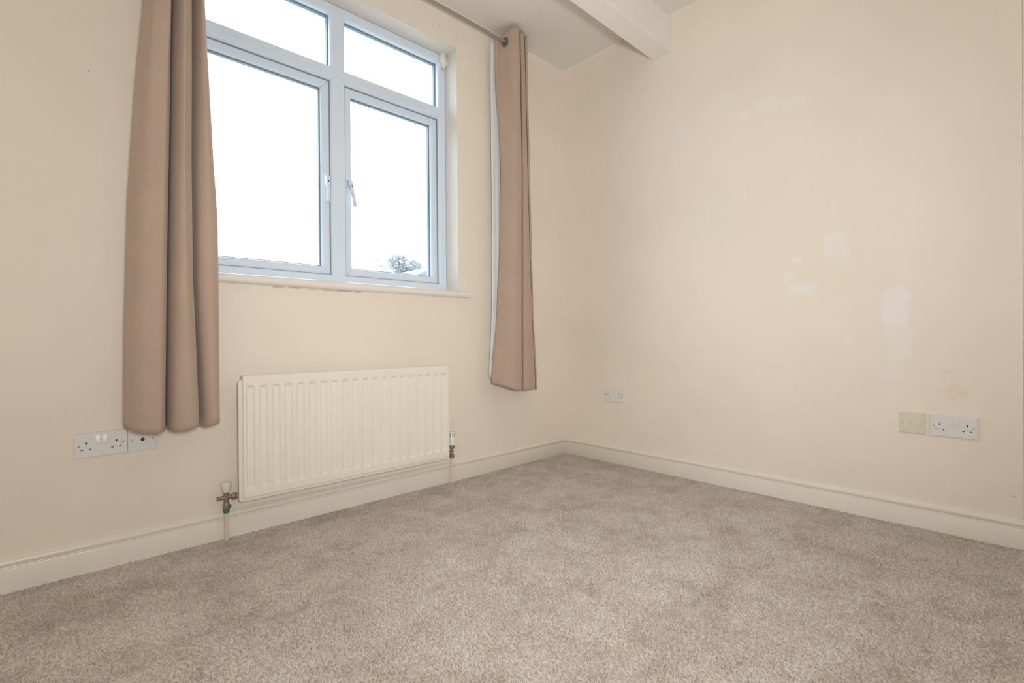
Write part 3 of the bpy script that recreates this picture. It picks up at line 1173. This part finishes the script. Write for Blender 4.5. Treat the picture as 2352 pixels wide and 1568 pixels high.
def ppart(o):
    bpy.context.view_layer.update()
    o.parent = pole
    o.matrix_parent_inverse = pole.matrix_world.inverted()
    return smooth_by_angle(o, 40)


mb = MB()
mb.lathe((-2.60, RY, RZ), (1, 0, 0), [(0, .0098), (1.735, .0098), (1.736, .0088)], 24)
ppart(mb.build('outer_rod', M['rod']))
mb = MB()
mb.lathe((-.90, RY, RZ), (1, 0, 0), [(0, .0082), (.412, .0082)], 24)
ppart(mb.build('inner_rod', M['rod']))
for x, s in ((-.490, 1), (-2.60, -1)):
    mb = MB()
    mb.lathe((x, RY, RZ), (s, 0, 0), [(0, .0105), (.004, .0122), (.018, .0122), (.024, .0105), (.027, .006)], 20)
    ppart(mb.build('finial', M['rod']))
for x in (-.500, -2.50):
    mb = MB()
    mb.lathe((x, -.0005, RZ), (0, -1, 0), [(0, .022), (.004, .022), (.006, .007), (.092, .007)], 16)
    ppart(mb.build('bracket', M['rod']))


# ------------------------------------------------------------------ curtains
def catmull(pts, n):
    P_ = np.array([2 * np.array(pts[0]) - np.array(pts[1])] + list(pts) + [2 * np.array(pts[-1]) - np.array(pts[-2])], float)
    out = []
    m = len(pts) - 1
    for i in range(n):
        t = i / (n - 1) * m
        k = min(int(t), m - 1)
        u = t - k
        p0, p1, p2, p3 = P_[k], P_[k + 1], P_[k + 2], P_[k + 3]
        out.append(.5 * ((2 * p1) + (-p0 + p2) * u + (2 * p0 - 5 * p1 + 4 * p2 - p3) * u * u + (-p0 + 3 * p1 - 3 * p2 + p3) * u ** 3))
    return np.array(out)


def curtain_cloth(name, section, zbot, ztop, mat, parent, nu=150, nv=90, thick=.0016, holes=(), wob=.003, seed=0, usc=1.0):
    """section(z) -> control points in (x, y); zbot/ztop(s) -> hem and heading heights along s in 0..1"""
    V = []
    UV = []
    for j in range(nv):
        tj = j / (nv - 1)
        for i in range(nu):
            pass
    secs = []
    zref = np.linspace(.40, 2.69, 60)
    tab = np.array([catmull(section(z), nu) for z in zref])          # 60 x nu x 2
    base_len = np.concatenate([[0], np.cumsum(np.hypot(*np.diff(tab[10], axis=0).T))])
    for j in range(nv):
        tj = j / (nv - 1)
        for i in range(nu):
            s = i / (nu - 1)
            z = zbot(s) + (ztop(s) - zbot(s)) * tj
            q = min(max((z - zref[0]) / (zref[-1] - zref[0]) * 59, 0), 58.999)
            k = int(q)
            p = tab[k][i] * (1 - (q - k)) + tab[k + 1][i] * (q - k)
            w = noise.noise(Vector((s * 7 + seed, z * 1.3, seed * 3.1))) * wob
            V.append((p[0] + w, min(p[1] + w * .8, -.012), z))
            UV.append((base_len[i] * usc, z))
    F = []
    for j in range(nv - 1):
        for i in range(nu - 1):
            q = (j * nu + i, j * nu + i + 1, (j + 1) * nu + i + 1, (j + 1) * nu + i)
            c = np.mean([V[k] for k in q], axis=0)
            if any((c[0] - h[0]) ** 2 + (c[1] - h[1]) ** 2 + (c[2] - h[2]) ** 2 < h[3] ** 2 for h in holes):
                continue
            F.append(q)
    o = mk(name, V, F, mat, None, smooth=True, uvs=UV)
    m = o.modifiers.new('thickness', 'SOLIDIFY')
    m.thickness = thick
    m.offset = 0
    bpy.context.view_layer.update()
    o.parent = parent
    o.matrix_parent_inverse = parent.matrix_world.inverted()
    return o


def lerp_tab(tab, z):
    return float(np.interp(z, [a for a, b in tab], [b for a, b in tab]))


def eyelet(par, c, nrm, R=.026):
    mb = MB()
    mb.torus(c, nrm, R, .0072, 48, 12, .75)
    o = smooth_by_angle(mb.build('eyelet', M['eyelet']), 60)
    mb = MB()
    n = Vector(nrm).normalized()
    a = Vector(c) - n * .005
    mb.lathe(a, n, [(0, R - .0050), (.010, R - .0050)], 32, cap=False)
    i = mb.build('eyelet_collar', M['eyelet_in'])
    for q in (o, i):
        bpy.context.view_layer.update()
        q.parent = par
        q.matrix_parent_inverse = par.matrix_world.inverted()
    i.parent = o
    i.matrix_parent_inverse = o.matrix_world.inverted()


# left curtain
TL = [(.49, -2.479), (.85, -2.474), (1.08, -2.466), (1.3, -2.459), (1.53, -2.446), (1.76, -2.432), (2.0, -2.412), (2.69, -2.385)]
TG = [(.5, -2.359), (.93, -2.352), (1.47, -2.340), (1.85, -2.333), (2.04, -2.328), (2.69, -2.318)]
TB = [(.49, -2.259), (.68, -2.264), (1.03, -2.275), (1.48, -2.276), (1.73, -2.273), (2.06, -2.270), (2.69, -2.264)]
TR = [(.49, -2.190), (.77, -2.189), (1.11, -2.189), (1.27, -2.190), (1.5, -2.202), (1.62, -2.206), (1.77, -2.212), (1.9, -2.218), (2.08, -2.225), (2.69, -2.236)]


def left_section(z):
    L, G, B, R = (lerp_tab(t, z) for t in (TL, TG, TB, TR))
    m1 = (L + G) / 2
    m2 = (G + B) / 2
    m3 = (B + R) / 2
    return [(L + .030, -.030), (L + .006, -.060), (L, -.110), (L + .016, -.150), (m1 - .015, -.178), (m1 + .025, -.186), (G - .016, -.170), (G - .004, -.125), (G - .006, -.050),
            (G + .004, -.050), (G + .005, -.125), (G + .018, -.172), (m2, -.190), (B - .022, -.182), (B - .003, -.150), (B - .012, -.085), (B + .000, -.060),
            (B + .010, -.110), (B + .022, -.150), (m3 + .008, -.168), (R - .008, -.150), (R, -.115), (R - .004, -.070), (R - .025, -.035)]


cl = empty('curtain', (-2.33, -.11, .48))
tag(cl, 'long mocha woven curtain hanging left of the window, in three broad folds', 'curtain', 'pair of window curtains')


def zb_left(s):
    return .484 + .022 * math.exp(-(s / .14) ** 2) + .006 * math.sin(s * 22) * (1 if s < .8 else .4) + .008 * max(0, s - .75) / .25


def zt_left(s):
    return 2.655


curtain_cloth('fabric', left_section, zb_left, zt_left, M['curtain'], cl, 210, 90, seed=1)
curtain_cloth('lining', lambda z: [(lerp_tab(TL, z) + .034, -.024), (lerp_tab(TG, z), -.020), (lerp_tab(TB, z), -.022), (lerp_tab(TR, z) - .030, -.026)],
              lambda s: .53, lambda s: 2.62, M['lining'], cl, 40, 30, .0008, seed=4, wob=.002)
for x in (-2.322, -2.262):
    eyelet(cl, (x, RY, RZ), (1, .15, 0))

# right curtain: sections measured at six heights
RS = [
    (0.512, [(-0.726, -0.045), (-0.757, -0.075), (-0.73, -0.125), (-0.69, -0.165), (-0.643, -0.175), (-0.593, -0.16), (-0.562, -0.13), (-0.5487, -0.112), (-0.5434, -0.112), (-0.5522, -0.138), (-0.5233, -0.15), (-0.4741, -0.146), (-0.4369, -0.124), (-0.4214, -0.106), (-0.4199, -0.108), (-0.4355, -0.128), (-0.4272, -0.128), (-0.4013, -0.105), (-0.3481, -0.05)]),
    (1.013, [(-0.673, -0.045), (-0.704, -0.075), (-0.691, -0.125), (-0.666, -0.165), (-0.631, -0.175), (-0.588, -0.16), (-0.557, -0.13), (-0.5434, -0.112), (-0.5382, -0.112), (-0.5515, -0.138), (-0.5332, -0.15), (-0.4959, -0.146), (-0.4628, -0.124), (-0.4476, -0.106), (-0.4461, -0.108), (-0.4615, -0.128), (-0.4533, -0.128), (-0.4277, -0.105), (-0.3752, -0.05)]),
    (1.392, [(-0.648, -0.045), (-0.679, -0.075), (-0.673, -0.125), (-0.654, -0.165), (-0.624, -0.175), (-0.584, -0.16), (-0.553, -0.13), (-0.5395, -0.112), (-0.5342, -0.112), (-0.5504, -0.138), (-0.5387, -0.15), (-0.5088, -0.146), (-0.4782, -0.124), (-0.4631, -0.106), (-0.4616, -0.108), (-0.4755, -0.128), (-0.4648, -0.128), (-0.4394, -0.105), (-0.3871, -0.05)]),
    (1.838, [(-0.637, -0.045), (-0.667, -0.075), (-0.663, -0.125), (-0.647, -0.165), (-0.618, -0.175), (-0.579, -0.16), (-0.548, -0.13), (-0.5348, -0.112), (-0.5296, -0.112), (-0.5483, -0.138), (-0.5425, -0.15), (-0.5192, -0.146), (-0.4908, -0.124), (-0.4758, -0.106), (-0.4743, -0.108), (-0.4875, -0.128), (-0.4756, -0.128), (-0.4503, -0.105), (-0.3983, -0.05)]),
    (2.4, [(-0.686, -0.048), (-0.679, -0.066), (-0.660, -0.07), (-0.646, -0.1), (-0.638, -0.15), (-0.605, -0.172), (-0.553, -0.13), (-0.5402, -0.112), (-0.5349, -0.112), (-0.5548, -0.138), (-0.5516, -0.15), (-0.5312, -0.146), (-0.504, -0.124), (-0.489, -0.106), (-0.4876, -0.108), (-0.5006, -0.128), (-0.4889, -0.128), (-0.4637, -0.105), (-0.412, -0.05)]),
    (2.653, [(-0.686, -0.048), (-0.679, -0.066), (-0.660, -0.07), (-0.646, -0.1), (-0.638, -0.15), (-0.605, -0.172), (-0.563, -0.13), (-0.5503, -0.112), (-0.545, -0.112), (-0.5643, -0.138), (-0.56, -0.15), (-0.5384, -0.146), (-0.5108, -0.124), (-0.4959, -0.106), (-0.4944, -0.108), (-0.5058, -0.128), (-0.4908, -0.128), (-0.4656, -0.105), (-0.414, -0.05)])]


def right_section(z):
    zz = [a for a, b in RS]
    arr = np.array([b for a, b in RS])
    z = min(max(z, zz[0]), zz[-1])
    k = min(int(np.searchsorted(zz, z, side='right')) - 1, len(zz) - 2)
    t = (z - zz[k]) / (zz[k + 1] - zz[k])
    t = t * t * (3 - 2 * t) * .5 + t * .5
    return [tuple(p) for p in arr[k] * (1 - t) + arr[k + 1] * t]


def zb_right(s):
    return float(np.interp(s, [0, .055, .11, .17, .22, .28, .34, .5, .6, .67, .8, 1], [.548, .542, .530, .512, .497, .492, .490, .487, .489, .494, .485, .480]))


def zt_right(s):
    return float(np.interp(s, [0, .055, .11, .17, .22, .28, .34, .42, .5, .6, .67, .75, .83, .9, 1], [2.622, 2.625, 2.632, 2.652, 2.664, 2.667, 2.664, 2.65, 2.66, 2.676, 2.674, 2.66, 2.676, 2.678, 2.66]))


cr = empty('curtain', (-.56, -.11, .48))
tag(cr, 'narrow bunched mocha curtain with white lining edge, between window and corner', 'curtain', 'pair of window curtains')
HC = (-.646, -.100, 2.593)
curtain_cloth('fabric', right_section, zb_right, zt_right, M['curtain'], cr, 190, 110, seed=2, wob=.002, holes=[(*HC, .0222)])
LT = [(.56, -.742), (.80, -.722), (1.01, -.711), (1.39, -.704), (1.84, -.708), (2.4, -.708), (2.69, -.704)]
curtain_cloth('lining', lambda z: [(lerp_tab(LT, z), -.030), (lerp_tab(LT, z) + .02, -.038), (lerp_tab(LT, z) + .06, -.040), (-.52, -.030), (-.43, -.026)],
              lambda s: .568, lambda s: 2.622, M['lining'], cr, 40, 50, .0009, seed=5, wob=.004)
eyelet(cr, HC, (-.95, -.31, 0), .0248)
eyelet(cr, (-.55, RY, RZ), (1, -.5, 0))

# ------------------------------------------------------------------ outside
o = MB().box((-60, .5, -3.2), (80, 120, -3.0)).build('ground', M['ground'])
tag(o, 'paved ground outside the window', kind='structure')


def leaf_material(name, col):
    t = NT(name)
    co = t.coords()
    c = t.ramp(t.noise(co, 1.2, 4, 0.7), [(0.3, tuple(k * .75 for k in col)), (0.7, tuple(k * 1.25 for k in col))])
    t.t.nodes.remove(t.b)
    d = t.n('ShaderNodeBsdfDiffuse')
    tl = t.n('ShaderNodeBsdfTranslucent')
    t.l(c, d.inputs[0])
    t.l(c, tl.inputs[0])
    mx = t.n('ShaderNodeMixShader')
    mx.inputs[0].default_value = .55
    t.l(d.outputs[0], mx.inputs[1])
    t.l(tl.outputs[0], mx.inputs[2])
    t.l(mx.outputs[0], t.out.inputs[0])
    return t.m


M['leaf'] = leaf_material('haze_paled_leaves', (.47, .50, .52))  # haze over the distant trees is put into this pale leaf colour
M['bark'] = simple('bark', (.28, .24, .20), 0.9, var=.2)
M['roof'] = simple('slate_roof', (.21, .215, .23), 0.8, var=.06)
M['house'] = simple('grey_render', (.36, .37, .40), 0.8)


def tree(x, y, base, top, rad, label, seed):
    t = empty('tree', (x, y, base))
    tag(t, label, 'tree', 'trees beyond the window')
    rs = random.Random(seed)
    mb = MB()
    mb.lathe((0, 0, 0), (0, 0, 1), [(0, .22), (.5, .16), (top - base - rad * .6, .09)], 10)
    for k in range(5):
        a = k * 1.26 + rs.random()
        mb.lathe((0, 0, (top - base) * .45), (math.cos(a), math.sin(a), 1.1), [(0, .08), (rad * .9, .02)], 7)
    mb.build('trunk', M['bark'], t)
    V, F = [], []
    hc = top - base - rad
    cl_ = [(Vector((rs.gauss(0, .45), rs.gauss(0, .45), rs.gauss(0, .38))) * rad, rs.uniform(.32, .5) * rad) for _ in range(11)]
    for _ in range(7000):
        c, r = rs.choice(cl_)
        d = Vector((rs.gauss(0, 1), rs.gauss(0, 1), rs.gauss(0, 1))).normalized() * r * rs.uniform(.55, 1.0)
        p = Vector((0, 0, hc)) + c + d
        if p.z > top - base:
            continue
        u = Vector((rs.gauss(0, 1), rs.gauss(0, 1), rs.gauss(0, 1))).normalized()
        w = u.orthogonal().normalized()
        n = len(V)
        s = rs.uniform(.11, .19)
        V += [p - u * s, p + w * s * .5, p + u * s, p - w * s * .5]
        F.append((n, n + 1, n + 2, n + 3))
    o = mk('foliage', V, F, M['leaf'], t)
    tag(o, kind='stuff')


def at(px_dir, y):
    return (-2.668 + px_dir[0] * (y + 2.284), .799 + px_dir[1] * (y + 2.284))


for k, (dx, top, y, rad, lab) in enumerate(((.510, .174, 41, 3.0, 'hazy leafy tree, leftmost above the roofs outside the right casement'),
                                            (.575, .181, 36, 2.2, 'hazy bushy tree in the middle of the row outside the right casement'),
                                            (.650, .196, 30.5, 2.0, 'taller green tree at the right edge of the right casement'),
                                            (.735, .190, 25.5, 2.0, 'green tree hidden behind the right edge of the window'))):
    x, z = at((dx, top), y)
    tree(x, y, -3.0, z, rad, lab, 11 + k)


def house(x, y, w, d, eave, ridge, label):
    t = empty('house', (x, y, -3.0))
    tag(t, label, 'house', 'pale houses beyond the window')
    e, r = eave + 3, ridge + 3
    mb = MB()
    mb.box((-w / 2, -d / 2, 0), (w / 2, d / 2, e))
    mb.add([(-w / 2, -d / 2, e), (w / 2, -d / 2, e), (0, -d / 2, r - .12), (-w / 2, d / 2, e), (w / 2, d / 2, e), (0, d / 2, r - .12)], [(0, 1, 2), (3, 5, 4), (0, 2, 5, 3), (1, 4, 5, 2)])
    mb.build('wall', M['house'], t)
    for s in (-1, 1):
        v = [(s * (w / 2 + .3), -d / 2 - .3, e - .15), (0, -d / 2 - .3, r), (0, d / 2 + .3, r), (s * (w / 2 + .3), d / 2 + .3, e - .15)]
        v += [(a, b, c - .12) for a, b, c in v]
        mk('roof_slope', v, [(0, 1, 2, 3), (7, 6, 5, 4), (0, 4, 5, 1), (1, 5, 6, 2), (2, 6, 7, 3), (3, 7, 4, 0)], M['roof'], t)
    MB().box((-w * .28, -d / 2 - .03, 1.0), (-w * .12, -d / 2 + .02, 2.2)).build('window', M['gasket'], t)
    MB().box((w * .12, -d / 2 - .03, 1.0), (w * .28, -d / 2 + .02, 2.2)).build('window', M['gasket'], t)


x, z = at((.60, .158), 20)
house(x, 20, 6.0, 6, z - 1.3, z, 'low pale house with a grey gable roof below the trees outside')
x, z = at((.665, .152), 13)
house(x, 13, 2.2, 4, z - .7, z, 'small pale gabled outbuilding at the right, nearest the window')
